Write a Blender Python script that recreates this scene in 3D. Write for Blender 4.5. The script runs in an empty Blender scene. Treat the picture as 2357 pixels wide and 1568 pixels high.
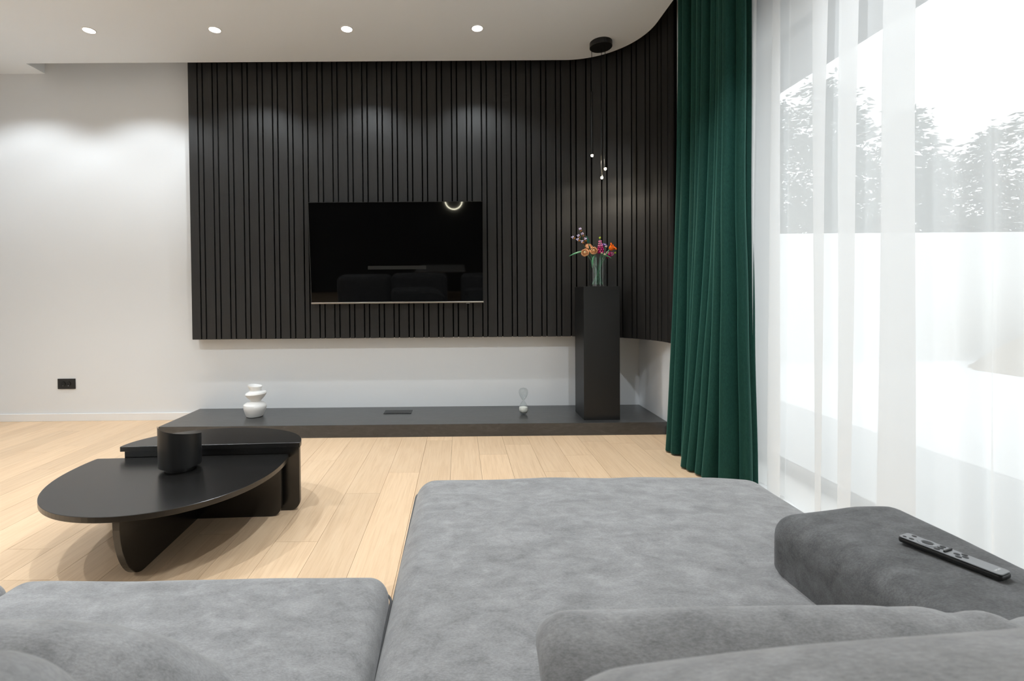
import bpy, bmesh, math, random
from mathutils import Vector, Matrix, noise

random.seed(7)
S = bpy.context.scene
COL = S.collection
PI = math.pi
R = math.radians

# ------------------------------------------------------------------ camera
W_PX, H_PX, F_PX = 2357.0, 1568.0, 1100.0
PPX, PPY = 1063.8, 697.9                       # principal point (perspective-corrected picture)
YAW, PITCH, ROLL = 0.00538, 0.01684, 0.00835
EYE = Vector((0.0, 0.0, 1.12))
fwd = Vector((math.sin(YAW) * math.cos(PITCH), math.cos(YAW) * math.cos(PITCH), -math.sin(PITCH)))
rgt = Vector((math.cos(YAW), -math.sin(YAW), 0.0))
dwn = fwd.cross(rgt)
cr, sr = math.cos(ROLL), math.sin(ROLL)
r2 = rgt * cr + dwn * sr
d2 = dwn * cr - rgt * sr
cam_data = bpy.data.cameras.new('camera')
cam = bpy.data.objects.new('camera', cam_data)
COL.objects.link(cam)
M = Matrix.Identity(4)
for i in range(3):
    M[i][0] = r2[i]
    M[i][1] = -d2[i]
    M[i][2] = -fwd[i]
    M[i][3] = EYE[i]
cam.matrix_world = M
cam_data.sensor_fit = 'HORIZONTAL'
cam_data.sensor_width = 36.0
cam_data.lens = 36.0 * F_PX / W_PX
cam_data.shift_x = (W_PX / 2 - PPX) / W_PX
cam_data.shift_y = (PPY - H_PX / 2) / W_PX
cam_data.clip_start = 0.02
cam_data.clip_end = 200
cam_data.dof.use_dof = True
cam_data.dof.focus_distance = 2.6
cam_data.dof.aperture_fstop = 9.0
S.camera = cam

# ------------------------------------------------------------------ world, exposure
SKY = 1.95
SPOT_A, SPOT_B, SPOT_FILL = 33.0, 88.0, 90.0      # watts of the ceiling spot rows, the last one added for fill
w = bpy.data.worlds.new('overcast_sky')
S.world = w
w.use_nodes = True
bg = w.node_tree.nodes['Background']
bg.inputs[0].default_value = (0.965, 0.98, 1.0, 1)
bg.inputs[1].default_value = SKY
S.view_settings.view_transform = 'Standard'
S.view_settings.look = 'None'
S.view_settings.exposure = 0.15
S.view_settings.gamma = 1.0
S.view_settings.use_curve_mapping = False
S.cycles.max_bounces = 6
S.cycles.diffuse_bounces = 4
S.cycles.glossy_bounces = 2
S.cycles.transmission_bounces = 4
S.cycles.transparent_max_bounces = 16
S.cycles.use_adaptive_sampling = True
S.cycles.adaptive_threshold = 0.02
S.cycles.caustics_reflective = False
S.cycles.caustics_refractive = False
S.cycles.sample_clamp_indirect = 6.0
S.cycles.use_denoising = True
S.cycles.use_light_tree = False


# ------------------------------------------------------------------ materials
def nt(m):
    return m.node_tree.nodes, m.node_tree.links


def lin(r, g, b):
    def f(c):
        c /= 255.0
        return c / 12.92 if c <= 0.04045 else ((c + 0.055) / 1.055) ** 2.4
    return (f(r), f(g), f(b), 1.0)


def mat(name, col, rough=0.5, spec=0.5, metal=0.0, sheen=0.0, trans=0.0, ior=1.45, coat=0.0):
    m = bpy.data.materials.new(name)
    m.use_nodes = True
    b = m.node_tree.nodes['Principled BSDF']
    c = col if len(col) == 4 else (*col, 1)
    b.inputs['Base Color'].default_value = c
    b.inputs['Roughness'].default_value = rough
    b.inputs['Specular IOR Level'].default_value = spec
    b.inputs['Metallic'].default_value = metal
    b.inputs['IOR'].default_value = ior
    b.inputs['Transmission Weight'].default_value = trans
    b.inputs['Sheen Weight'].default_value = sheen
    b.inputs['Coat Weight'].default_value = coat
    return m


def tex_coord(m, scale=(1, 1, 1), obj=False, rnd=0.0):
    n, l = nt(m)
    mp = n.new('ShaderNodeMapping')
    mp.inputs['Scale'].default_value = scale
    if obj:
        tc = n.new('ShaderNodeTexCoord')
        l.new(tc.outputs['Object'], mp.inputs[0])
    else:
        g = n.new('ShaderNodeNewGeometry')
        l.new(g.outputs['Position'], mp.inputs[0])
    if rnd:
        oi = n.new('ShaderNodeObjectInfo')
        mu = n.new('ShaderNodeMath')
        mu.operation = 'MULTIPLY'
        mu.inputs[1].default_value = rnd
        l.new(oi.outputs['Random'], mu.inputs[0])
        cb = n.new('ShaderNodeCombineXYZ')
        for k in range(3):
            l.new(mu.outputs[0], cb.inputs[k])
        l.new(cb.outputs[0], mp.inputs['Location'])
    return mp


def add_noise(m, mp, scale, detail=4, rough=0.6, dist=0.0):
    n, l = nt(m)
    t = n.new('ShaderNodeTexNoise')
    t.inputs['Scale'].default_value = scale
    t.inputs['Detail'].default_value = detail
    t.inputs['Roughness'].default_value = rough
    t.inputs['Distortion'].default_value = dist
    l.new(mp.outputs[0], t.inputs['Vector'])
    return t


def ramp(m, fac, stops):
    n, l = nt(m)
    r_ = n.new('ShaderNodeValToRGB')
    cr_ = r_.color_ramp
    while len(cr_.elements) < len(stops):
        cr_.elements.new(0.5)
    for e, (p, c) in zip(cr_.elements, stops):
        e.position = p
        e.color = c if len(c) == 4 else (*c, 1)
    l.new(fac, r_.inputs[0])
    return r_


def bump(m, height, strength, dist=0.002):
    n, l = nt(m)
    b = n.new('ShaderNodeBump')
    b.inputs['Strength'].default_value = strength
    b.inputs['Distance'].default_value = dist
    l.new(height, b.inputs['Height'])
    l.new(b.outputs[0], n['Principled BSDF'].inputs['Normal'])
    return b


def to_base(m, out):
    n, l = nt(m)
    l.new(out, n['Principled BSDF'].inputs['Base Color'])


def thin_fresnel(m, f0, power):
    """reflectance of a thin clear sheet: f0 head-on, rising to 1 at a grazing angle, the same from both sides."""
    n, l = nt(m)
    lw = n.new('ShaderNodeLayerWeight')
    pw = n.new('ShaderNodeMath'); pw.operation = 'POWER'; pw.inputs[1].default_value = power
    l.new(lw.outputs['Facing'], pw.inputs[0])
    mr_ = n.new('ShaderNodeMapRange')
    mr_.inputs['To Min'].default_value = f0
    mr_.inputs['To Max'].default_value = 0.85
    l.new(pw.outputs[0], mr_.inputs['Value'])
    return mr_.outputs[0]


MAT = {}
# painted plaster
m = mat('white_plaster', (0.75, 0.765, 0.78), 0.75, 0.25)
t = add_noise(m, tex_coord(m), 60, 3)
bump(m, t.outputs['Fac'], 0.06, 0.001)
MAT['wall'] = m
m = mat('white_ceiling_paint', (0.89, 0.93, 0.97), 0.8, 0.2)
MAT['ceil'] = m
MAT['base'] = mat('white_satin_paint', (0.82, 0.82, 0.82), 0.4, 0.4)
MAT['white_metal'] = mat('white_metal', (0.85, 0.85, 0.85), 0.4)
# oak planks
m = mat('pale_oak', (0.6, 0.45, 0.3), 0.42, 0.35)
n, l = nt(m)
mp = tex_coord(m, (14, 0.9, 14), rnd=37.0)
g1 = add_noise(m, mp, 1.6, 6, 0.62, 1.6)
mp2 = tex_coord(m, (90, 2.2, 90), rnd=17.0)
g2 = add_noise(m, mp2, 2.0, 3, 0.6)
oi = n.new('ShaderNodeObjectInfo')
mixn = n.new('ShaderNodeMath'); mixn.operation = 'MULTIPLY_ADD'
mixn.inputs[1].default_value = 0.45
l.new(g2.outputs['Fac'], mixn.inputs[0])
sc1 = n.new('ShaderNodeMath'); sc1.operation = 'MULTIPLY'; sc1.inputs[1].default_value = 0.55
l.new(g1.outputs['Fac'], sc1.inputs[0])
l.new(sc1.outputs[0], mixn.inputs[2])
cr_ = ramp(m, mixn.outputs[0], [(0.30, (0.64, 0.438, 0.270)), (0.52, (0.750, 0.540, 0.352)), (0.75, (0.81, 0.608, 0.412))])
hs = n.new('ShaderNodeHueSaturation')
mr = n.new('ShaderNodeMapRange')
mr.inputs['To Min'].default_value = 0.93
mr.inputs['To Max'].default_value = 1.07
l.new(oi.outputs['Random'], mr.inputs['Value'])
l.new(mr.outputs[0], hs.inputs['Value'])
l.new(cr_.outputs[0], hs.inputs['Color'])
to_base(m, hs.outputs[0])
bump(m, g2.outputs['Fac'], 0.10, 0.001)
MAT['oak'] = m
MAT['subfloor'] = mat('joint_dark_oak', (0.16, 0.10, 0.06), 0.8)
# black slats
m = mat('black_stained_wood', (0.022, 0.021, 0.020), 0.46, 0.42)
t = add_noise(m, tex_coord(m, (160, 160, 3), rnd=5.0), 1.5, 4)
cr_ = ramp(m, t.outputs['Fac'], [(0.3, (0.0165, 0.0158, 0.0153)), (0.7, (0.0232, 0.0222, 0.0215))])
to_base(m, cr_.outputs[0])
bump(m, t.outputs['Fac'], 0.12, 0.0008)
MAT['slat'] = m
MAT['slat_back'] = mat('black_backing', (0.003, 0.003, 0.003), 0.9, 0.05)
# slate bench
m = mat('dark_slate', (0.035, 0.035, 0.036), 0.30, 0.9)
mp = tex_coord(m, (3.0, 9.0, 9.0))
t = add_noise(m, mp, 3.0, 8, 0.7, 1.2)
cr_ = ramp(m, t.outputs['Fac'], [(0.3, (0.028, 0.0275, 0.0275)), (0.55, (0.045, 0.0445, 0.044)), (0.75, (0.075, 0.074, 0.073))])
to_base(m, cr_.outputs[0])
bump(m, t.outputs['Fac'], 0.35, 0.002)
MAT['slate'] = m
# black oak veneer table
m = mat('black_oak_veneer', (0.008, 0.0075, 0.007), 0.26, 0.9)
t = add_noise(m, tex_coord(m, (5, 160, 160)), 1.3, 4, 0.6)
bump(m, t.outputs['Fac'], 0.12, 0.0006)
MAT['veneer'] = m
MAT['veneer_edge'] = mat('black_edge_banding', (0.02, 0.018, 0.016), 0.35, 0.5)
MAT['black_matt'] = mat('black_matt_lacquer', (0.011, 0.011, 0.011), 0.42, 0.45)
MAT['black_metal'] = mat('black_powder_coat', (0.010, 0.010, 0.010), 0.38, 0.5)
MAT['black_plastic'] = mat('black_plastic', (0.012, 0.012, 0.012), 0.45, 0.5)
MAT['socket_dark'] = mat('socket_black', (0.0025, 0.0025, 0.0025), 0.35, 0.5)
MAT['chrome'] = mat('bright_steel', (0.75, 0.74, 0.72), 0.22, metal=1.0)
MAT['bar_metal'] = mat('brushed_dark_steel', (0.42, 0.39, 0.36), 0.32, metal=1.0)
MAT['screen'] = mat('tv_glass', (0.0012, 0.0012, 0.0013), 0.03, 0.28)
# suede upholstery
m = mat('grey_suede', (0.14, 0.14, 0.142), 0.9, 0.12, sheen=0.35)
n, l = nt(m)
n['Principled BSDF'].inputs['Sheen Roughness'].default_value = 0.45
a = add_noise(m, tex_coord(m, (1, 1.7, 1.7)), 13, 7, 0.70, 0.35)
b_ = add_noise(m, tex_coord(m, (1, 2.2, 2)), 170, 4, 0.7)
mx = n.new('ShaderNodeMath'); mx.operation = 'MULTIPLY_ADD'
mx.inputs[1].default_value = 0.42
l.new(b_.outputs['Fac'], mx.inputs[0])
s1 = n.new('ShaderNodeMath'); s1.operation = 'MULTIPLY'; s1.inputs[1].default_value = 0.58
l.new(a.outputs['Fac'], s1.inputs[0])
l.new(s1.outputs[0], mx.inputs[2])
cr_ = ramp(m, mx.outputs[0], [(0.36, (0.170, 0.168, 0.169)), (0.5, (0.250, 0.247, 0.248)), (0.64, (0.340, 0.336, 0.337))])
to_base(m, cr_.outputs[0])
bump(m, b_.outputs['Fac'], 0.25, 0.002)
MAT['suede'] = m
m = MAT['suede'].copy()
m.name = 'grey_suede_dark'  # darker copy of the suede, used on the armrest
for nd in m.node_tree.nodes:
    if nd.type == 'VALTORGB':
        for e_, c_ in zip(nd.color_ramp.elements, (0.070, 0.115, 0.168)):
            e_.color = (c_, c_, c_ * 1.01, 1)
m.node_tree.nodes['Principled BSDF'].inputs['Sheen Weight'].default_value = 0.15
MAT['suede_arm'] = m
MAT['piping'] = mat('grey_suede_seam', (0.10, 0.10, 0.102), 0.9, 0.1, sheen=0.2)
MAT['plinth'] = mat('sofa_plinth_black', (0.02, 0.02, 0.02), 0.7)
# velvet
m = mat('green_velvet', (0.010, 0.058, 0.040), 0.75, 0.15, sheen=0.40)
n, l = nt(m)
n['Principled BSDF'].inputs['Sheen Roughness'].default_value = 0.35
n['Principled BSDF'].inputs['Sheen Tint'].default_value = (0.22, 0.62, 0.50, 1)
t = add_noise(m, tex_coord(m, (40, 40, 12)), 5, 5, 0.7)
cr_ = ramp(m, t.outputs['Fac'], [(0.35, (0.008, 0.040, 0.031)), (0.65, (0.013, 0.058, 0.045))])
to_base(m, cr_.outputs[0])
bump(m, t.outputs['Fac'], 0.15, 0.001)
MAT['velvet'] = m
# sheer voile: open weave lets part of the light straight through
m = bpy.data.materials.new('white_voile')
m.use_nodes = True
n, l = nt(m)
n.clear()
o = n.new('ShaderNodeOutputMaterial')
tr = n.new('ShaderNodeBsdfTransparent')
df = n.new('ShaderNodeBsdfDiffuse'); df.inputs[0].default_value = (0.93, 0.93, 0.93, 1)
tl = n.new('ShaderNodeBsdfTranslucent'); tl.inputs[0].default_value = (0.93, 0.93, 0.93, 1)
m1 = n.new('ShaderNodeMixShader'); m1.inputs[0].default_value = 0.70
m2 = n.new('ShaderNodeMixShader')
l.new(df.outputs[0], m1.inputs[1]); l.new(tl.outputs[0], m1.inputs[2])
VOILE_OPEN = 0.32
m2.inputs[0].default_value = 1 - VOILE_OPEN
l.new(tr.outputs[0], m2.inputs[1]); l.new(m1.outputs[0], m2.inputs[2])
l.new(m2.outputs[0], o.inputs[0])
MAT['voile'] = m
# thin window glass
m = bpy.data.materials.new('window_glass')
m.use_nodes = True
n, l = nt(m)
n.clear()
o = n.new('ShaderNodeOutputMaterial')
tr = n.new('ShaderNodeBsdfTransparent'); tr.inputs[0].default_value = (0.95, 0.97, 0.96, 1)
gl = n.new('ShaderNodeBsdfGlossy'); gl.inputs['Roughness'].default_value = 0.02
mx = n.new('ShaderNodeMixShader')
l.new(thin_fresnel(m, 0.03, 4.0), mx.inputs[0]); l.new(tr.outputs[0], mx.inputs[1]); l.new(gl.outputs[0], mx.inputs[2])
l.new(mx.outputs[0], o.inputs[0])
MAT['pane'] = m
# thin blown glass (vase, hourglass): clear walls with Fresnel edges
m = bpy.data.materials.new('clear_blown_glass')
m.use_nodes = True
n, l = nt(m)
n.clear()
o = n.new('ShaderNodeOutputMaterial')
tr = n.new('ShaderNodeBsdfTransparent'); tr.inputs[0].default_value = (0.93, 0.95, 0.95, 1)
gl = n.new('ShaderNodeBsdfGlossy'); gl.inputs['Roughness'].default_value = 0.03
mx = n.new('ShaderNodeMixShader')
l.new(thin_fresnel(m, 0.06, 3.0), mx.inputs[0]); l.new(tr.outputs[0], mx.inputs[1]); l.new(gl.outputs[0], mx.inputs[2])
l.new(mx.outputs[0], o.inputs[0])
MAT['glass'] = m
MAT['ceramic'] = mat('matt_white_ceramic', (0.80, 0.795, 0.78), 0.6, 0.3)
m = mat('white_sand', (0.82, 0.80, 0.74), 0.9, 0.1)
t = add_noise(m, tex_coord(m), 900, 2)
bump(m, t.outputs['Fac'], 0.4, 0.001)
MAT['sand'] = m
MAT['frame_dark'] = mat('anthracite_aluminium', (0.035, 0.037, 0.04), 0.45, 0.5)
MAT['eave'] = mat('anthracite_eave_board', (0.030, 0.031, 0.033), 0.7, 0.3)
m = mat('snow', (0.86, 0.87, 0.89), 0.9, 0.1)
t = add_noise(m, tex_coord(m), 1.3, 5)
bump(m, t.outputs['Fac'], 0.5, 0.06)
MAT['snow'] = m
MAT['render_wall'] = mat('white_rendered_masonry', (0.80, 0.80, 0.80), 0.85, 0.2)
MAT['mound'] = mat('beige_earth', (0.42, 0.36, 0.30), 0.95, 0.1)
MAT['terrace'] = mat('pale_terrace_tile', (0.60, 0.61, 0.63), 0.6, 0.3)
MAT['bark'] = mat('grey_bark', (0.10, 0.085, 0.07), 0.9, 0.1)
MAT['needles'] = mat('grey_green_needles', (0.075, 0.095, 0.075), 0.8, 0.15)
MAT['needles_frost'] = mat('frosted_needles', (0.16, 0.18, 0.17), 0.8, 0.15)
MAT['cabinet'] = mat('dark_grey_wall_paint', (0.10, 0.10, 0.10), 0.8, 0.2)
for nm, c, rg in [('peach', (0.78, 0.40, 0.20), 0.4), ('cream', (0.85, 0.68, 0.38), 0.4), ('lilac', (0.62, 0.55, 0.80), 0.4),
                  ('brown_orange', (0.50, 0.20, 0.02), 0.45), ('stem_green', (0.10, 0.28, 0.16), 0.45),
                  ('leaf_green', (0.09, 0.30, 0.15), 0.4), ('dark_green', (0.008, 0.07, 0.05), 0.35), ('lime', (0.42, 0.60, 0.05), 0.4),
                  ('pink', (0.80, 0.22, 0.48), 0.4), ('magenta', (0.45, 0.006, 0.16), 0.4), ('purple', (0.14, 0.08, 0.30), 0.4),
                  ('orange', (0.90, 0.17, 0.005), 0.32), ('petal_white', (0.85, 0.80, 0.66), 0.4), ('dark_stem', (0.05, 0.018, 0.012), 0.5)]:
    MAT[nm] = mat('flower_' + nm, c, rg, 0.5)
MAT['remote'] = mat('dark_grey_remote_face', (0.20, 0.205, 0.212), 0.33, 0.6)
MAT['remote_side'] = mat('black_remote_shell', (0.010, 0.010, 0.010), 0.35, 0.5)
MAT['remote_btn'] = mat('charcoal_rubber', (0.022, 0.022, 0.023), 0.5, 0.4)
MAT['print_white'] = mat('white_print', (0.75, 0.76, 0.78), 0.5, 0.3)


def emis(name, col, s):
    m = bpy.data.materials.new(name)
    m.use_nodes = True
    b = m.node_tree.nodes['Principled BSDF']
    b.inputs['Base Color'].default_value = (0.8, 0.8, 0.8, 1)
    b.inputs['Emission Color'].default_value = (*col, 1)
    b.inputs['Emission Strength'].default_value = s
    return m


MAT['led'] = emis('led_diffuser', (1.0, 0.97, 0.92), 14)
MAT['led_warm'] = emis('warm_led_tip', (1.0, 0.82, 0.50), 40)
MAT['led_ring'] = emis('ring_led', (1.0, 0.95, 0.72), 90)
for k_ in ('led', 'led_warm'):
    MAT[k_].cycles.emission_sampling = 'NONE'      # their lamps already carry the light


# ------------------------------------------------------------------ mesh helpers
def V(*a):
    return Vector(a)


def link(o, parent=None):
    COL.objects.link(o)
    if parent is not None:
        o.parent = parent
    return o


def root_loc(p):
    v = Vector((0, 0, 0))
    while p is not None:
        v = v + p.location
        p = p.parent
    return v


def tag(o, label=None, cat=None, group=None, kind=None):
    if label: o['label'] = label
    if cat: o['category'] = cat
    if group: o['group'] = group
    if kind: o['kind'] = kind
    return o


def empty(name, loc, label=None, cat=None, group=None):
    o = bpy.data.objects.new(name, None)
    o.empty_display_size = 0.05
    o.location = loc
    link(o)
    return tag(o, label, cat, group)


def obj(name, geo, material, parent=None, smooth=False, origin=None):
    """geo = (verts, faces) in world coordinates -> one mesh object with its origin at its base."""
    vs, fs = geo
    vs = [Vector(v) for v in vs]
    base = root_loc(parent)
    if parent is None:
        if origin is None:
            xs = [v.x for v in vs]; ys = [v.y for v in vs]; zs = [v.z for v in vs]
            origin = Vector(((min(xs) + max(xs)) / 2, (min(ys) + max(ys)) / 2, min(zs)))
        loc = Vector(origin)
    else:
        zs = [v.z for v in vs]
        c = sum(vs, Vector((0, 0, 0))) / len(vs)
        loc = c
    me = bpy.data.meshes.new(name)
    me.from_pydata([v - loc for v in vs], [], fs)
    me.validate()
    me.update()
    bm = bmesh.new(); bm.from_mesh(me)
    bmesh.ops.recalc_face_normals(bm, faces=bm.faces)
    bm.to_mesh(me); bm.free()
    if smooth:
        for p in me.polygons:
            p.use_smooth = True
        me.set_sharp_from_angle(angle=R(38))
    me.materials.append(MAT[material] if isinstance(material, str) else material)
    o = bpy.data.objects.new(name, me)
    o.location = loc - base
    link(o, parent)
    return o


def join(*gs):
    vs, fs = [], []
    for g in gs:
        k = len(vs)
        vs += list(g[0])
        fs += [tuple(i + k for i in f) for f in g[1]]
    return vs, fs


def box(x0, x1, y0, y1, z0, z1):
    v = [(x, y, z) for x in (x0, x1) for y in (y0, y1) for z in (z0, z1)]
    f = [(0, 1, 3, 2), (4, 6, 7, 5), (0, 4, 5, 1), (2, 3, 7, 6), (0, 2, 6, 4), (1, 5, 7, 3)]
    return [Vector(p) for p in v], f


def bevel(g, r, seg=2, only_z=False):
    bm = bmesh.new()
    bv = [bm.verts.new(v) for v in g[0]]
    for f in g[1]:
        bm.faces.new([bv[i] for i in f])
    bm.normal_update()
    es = [e for e in bm.edges if e.is_manifold and e.calc_face_angle(0) > 0.5]
    if only_z:
        es = [e for e in es if abs((e.verts[0].co - e.verts[1].co).normalized().z) > 0.9]
    bmesh.ops.bevel(bm, geom=es, offset=r, segments=seg, profile=0.5, affect='EDGES', clamp_overlap=True)
    bm.verts.index_update()
    out = [v.co.copy() for v in bm.verts], [tuple(v.index for v in f.verts) for f in bm.faces]
    bm.free()
    return out


def bbox(x0, x1, y0, y1, z0, z1, r=0.003, seg=2):
    return bevel(box(x0, x1, y0, y1, z0, z1), r, seg)


def prism(outline, axis, a0, a1):
    """extrude a closed 2-D outline along an axis ('z': (x,y), 'x': (y,z), 'y': (x,z))."""
    def p3(p, a):
        return Vector({'z': (p[0], p[1], a), 'x': (a, p[0], p[1]), 'y': (p[0], a, p[1])}[axis])
    k = len(outline)
    vs = [p3(p, a0) for p in outline] + [p3(p, a1) for p in outline]
    fs = [tuple(range(k - 1, -1, -1)), tuple(range(k, 2 * k))]
    fs += [(i, (i + 1) % k, k + (i + 1) % k, k + i) for i in range(k)]
    return vs, fs


def lathe(profile, c=(0, 0, 0), n=32, axis=None):
    """profile: list of (r, z). Rings about local z, optionally turned so z -> axis."""
    vs, fs = [], []
    q = Vector((0, 0, 1)).rotation_difference(Vector(axis).normalized()) if axis is not None else None
    idx = []
    for r_, z in profile:
        if r_ < 1e-6:
            idx.append([len(vs)]); vs.append(Vector((0, 0, z)))
        else:
            idx.append(list(range(len(vs), len(vs) + n)))
            vs += [Vector((r_ * math.cos(2 * PI * k / n), r_ * math.sin(2 * PI * k / n), z)) for k in range(n)]
    for a_, b2 in zip(idx[:-1], idx[1:]):
        for k in range(n):
            k2 = (k + 1) % n
            if len(a_) == 1 and len(b2) == 1:
                continue
            if len(a_) == 1:
                fs.append((a_[0], b2[k], b2[k2]))
            elif len(b2) == 1:
                fs.append((a_[k], b2[0], a_[k2]))
            else:
                fs.append((a_[k], b2[k], b2[k2], a_[k2]))
    if q is not None:
        vs = [q @ v for v in vs]
    c = Vector(c)
    return [v + c for v in vs], fs


def tube(pts, r_, n=8, closed=False):
    pts = [Vector(p) for p in pts]
    vs, fs = [], []
    k = len(pts)
    up = None
    for i, p in enumerate(pts):
        if closed:
            t_ = (pts[(i + 1) % k] - pts[i - 1]).normalized()
        else:
            t_ = (pts[min(i + 1, k - 1)] - pts[max(i - 1, 0)]).normalized()
        if up is None:
            up = Vector((0, 0, 1)) if abs(t_.z) < 0.9 else Vector((1, 0, 0))
        a_ = t_.cross(up).normalized()
        up = a_.cross(t_).normalized()
        rr = r_[i] if isinstance(r_, (list, tuple)) else r_
        for j in range(n):
            an = 2 * PI * j / n
            vs.append(p + (a_ * math.cos(an) + up * math.sin(an)) * rr)
    for i in range(k if closed else k - 1):
        i2 = (i + 1) % k
        for j in range(n):
            j2 = (j + 1) % n
            fs.append((i * n + j, i * n + j2, i2 * n + j2, i2 * n + j))
    if not closed:
        fs.append(tuple(range(n - 1, -1, -1)))
        fs.append(tuple(range((k - 1) * n, k * n)))
    return vs, fs


def ellipsoid(c, rx, ry, rz, n=10, m_=6, rot=None):
    prof = [(math.sin(PI * i / m_), -math.cos(PI * i / m_)) for i in range(m_ + 1)]
    prof[0] = (0, -1); prof[-1] = (0, 1)
    vs, fs = lathe(prof, (0, 0, 0), n)
    vs = [Vector((v.x * rx, v.y * ry, v.z * rz)) for v in vs]
    if rot is not None:
        vs = [rot @ v for v in vs]
    return [v + Vector(c) for v in vs], fs


def cushion(x0, x1, y0, y1, z0, z1, r_, puff=0.02, n=(28, 28, 14), side_puff=0.01, wrinkle=0.0, seed=0, post=None):
    """soft box: subdivided, rounded, puffed and slightly wrinkled."""
    c = Vector(((x0 + x1) / 2, (y0 + y1) / 2, (z0 + z1) / 2))
    h = Vector(((x1 - x0) / 2, (y1 - y0) / 2, (z1 - z0) / 2))
    bm = bmesh.new()
    cache = {}

    def spread(t_):                                   # denser samples near the edges
        return math.sin(t_ * PI / 2) * 0.55 + t_ * 0.45

    def vert(i, j, k):
        key = (i, j, k)
        if key not in cache:
            q = Vector((h.x * spread(2 * i / n[0] - 1), h.y * spread(2 * j / n[1] - 1), h.z * spread(2 * k / n[2] - 1)))
            inner = Vector([max(-(h[a_] - r_), min(h[a_] - r_, q[a_])) for a_ in range(3)])
            d = q - inner
            if d.length > 1e-9:
                q = inner + d.normalized() * r_
            u, v2, w2 = q.x / h.x, q.y / h.y, q.z / h.z
            q.z += puff * (1 - u * u) * (1 - v2 * v2) * (1 if w2 > 0 else -0.3) * abs(w2)
            q.x += side_puff * (1 - v2 * v2) * (1 - w2 * w2) * u
            q.y += side_puff * (1 - u * u) * (1 - w2 * w2) * v2
            if wrinkle:
                pp = q * 5.0 + Vector((seed * 3.1, seed * 1.7, 0))
                q += Vector((0, 0, 1)) * noise.noise(pp) * wrinkle
                q += Vector((1, 1, 0)) * noise.noise(pp + Vector((9, 4, 2))) * wrinkle * 0.5
            p = q + c
            if post:
                p = post(p, u, v2, w2)
            cache[key] = bm.verts.new(p)
        return cache[key]
    for (A, B, C) in ((0, 1, 2), (1, 2, 0), (0, 2, 1)):
        for side in (0, n[C]):
            for i in range(n[A]):
                for j in range(n[B]):
                    q4 = []
                    for (a_, b2) in ((i, j), (i + 1, j), (i + 1, j + 1), (i, j + 1)):
                        k3 = [0, 0, 0]
                        k3[A], k3[B], k3[C] = a_, b2, side
                        q4.append(vert(*k3))
                    bm.faces.new(q4)
    bm.verts.index_update()
    out = [v.co.copy() for v in bm.verts], [tuple(v.index for v in f.verts) for f in bm.faces]
    bm.free()
    return out


def rect_loop(x0, x1, y0, y1, z, r_, seg=8):
    """rounded rectangle loop of points at height z."""
    pts = []
    for (cx, cy, a0) in ((x1 - r_, y1 - r_, 0), (x0 + r_, y1 - r_, 90), (x0 + r_, y0 + r_, 180), (x1 - r_, y0 + r_, 270)):
        for k in range(seg + 1):
            an = R(a0 + 90 * k / seg)
            pts.append(Vector((cx + r_ * math.cos(an), cy + r_ * math.sin(an), z)))
    return pts


def lettering(body, size, extrude, rot, loc, parent):
    cu_ = bpy.data.curves.new('brand_lettering', 'FONT')
    cu_.body = body
    cu_.size = size
    cu_.extrude = extrude
    cu_.align_x = 'CENTER'
    tmp = bpy.data.objects.new('brand_lettering', cu_)
    me_ = bpy.data.meshes.new_from_object(tmp)
    bpy.data.objects.remove(tmp)
    me_.materials.clear()
    me_.materials.append(MAT['print_white'])
    o_ = bpy.data.objects.new('brand_lettering', me_)
    o_.rotation_euler = rot
    o_.location = loc
    return link(o_, parent)


def copy_tree(o, parent=None):
    c = o.copy()
    COL.objects.link(c)
    c.parent = parent
    for ch in list(o.children):
        copy_tree(ch, c)
    return c


# ------------------------------------------------------------------ the room
YB = 4.37            # back wall
XR = 1.645           # short return wall by the window
XL = -4.35           # left wall, just outside the picture
YK = -4.2            # kitchen end behind the camera
ZC = 3.15            # ceiling
ZU = 3.36            # top of the ceiling slot
XW = 2.00            # window plane
YJ = 3.14            # window jamb
ZH = 2.71            # window head

fl = tag(obj('floor', box(XL - 0.2, XW + 0.2, YK - 0.2, YB + 0.2, -0.06, -0.006), 'subfloor'), 'pale oak plank floor of the living room', kind='structure')
# planks run away from the camera
plank_me = bpy.data.meshes.new('plank')
g = box(-0.5, 0.5, -0.5, 0.5, -0.006, 0.0)
bm = bmesh.new()
pv = [bm.verts.new(v) for v in g[0]]
for f in g[1]:
    bm.faces.new([pv[i] for i in f])
bmesh.ops.recalc_face_normals(bm, faces=bm.faces)
bm.to_mesh(plank_me); bm.free()
plank_me.materials.append(MAT['oak'])
PW = 0.1965
row = 0
x = -0.656 - PW * 19
ends = {-0.656: 2.694, -0.852: 2.167, -0.460: 3.007, -1.049: 3.239, 0.726: 3.30}
while x < XW - 0.02:
    xa, xb = max(x, XL), min(x + PW, XW)
    start = None
    for k_, v_ in ends.items():
        if abs(k_ - x) < 0.05:
            start = v_
    if start is None:
        start = random.uniform(2.2, 4.2)
    cuts = [start]
    while cuts[-1] < YB:
        cuts.append(cuts[-1] + random.choice((1.3, 1.6, 1.9)))
    while cuts[0] > YK:
        cuts.insert(0, cuts[0] - random.choice((1.3, 1.6, 1.9)))
    for a_, b2 in zip(cuts[:-1], cuts[1:]):
        a_, b2 = max(a_, YK), min(b2, YB)
        if b2 - a_ < 0.02:
            continue
        o = bpy.data.objects.new('plank', plank_me)
        o.scale = (xb - xa - 0.0014, b2 - a_ - 0.0014, 1)
        o.location = Vector(((xa + xb) / 2, (a_ + b2) / 2, 0)) - fl.location
        link(o, fl)
    x += PW

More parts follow.
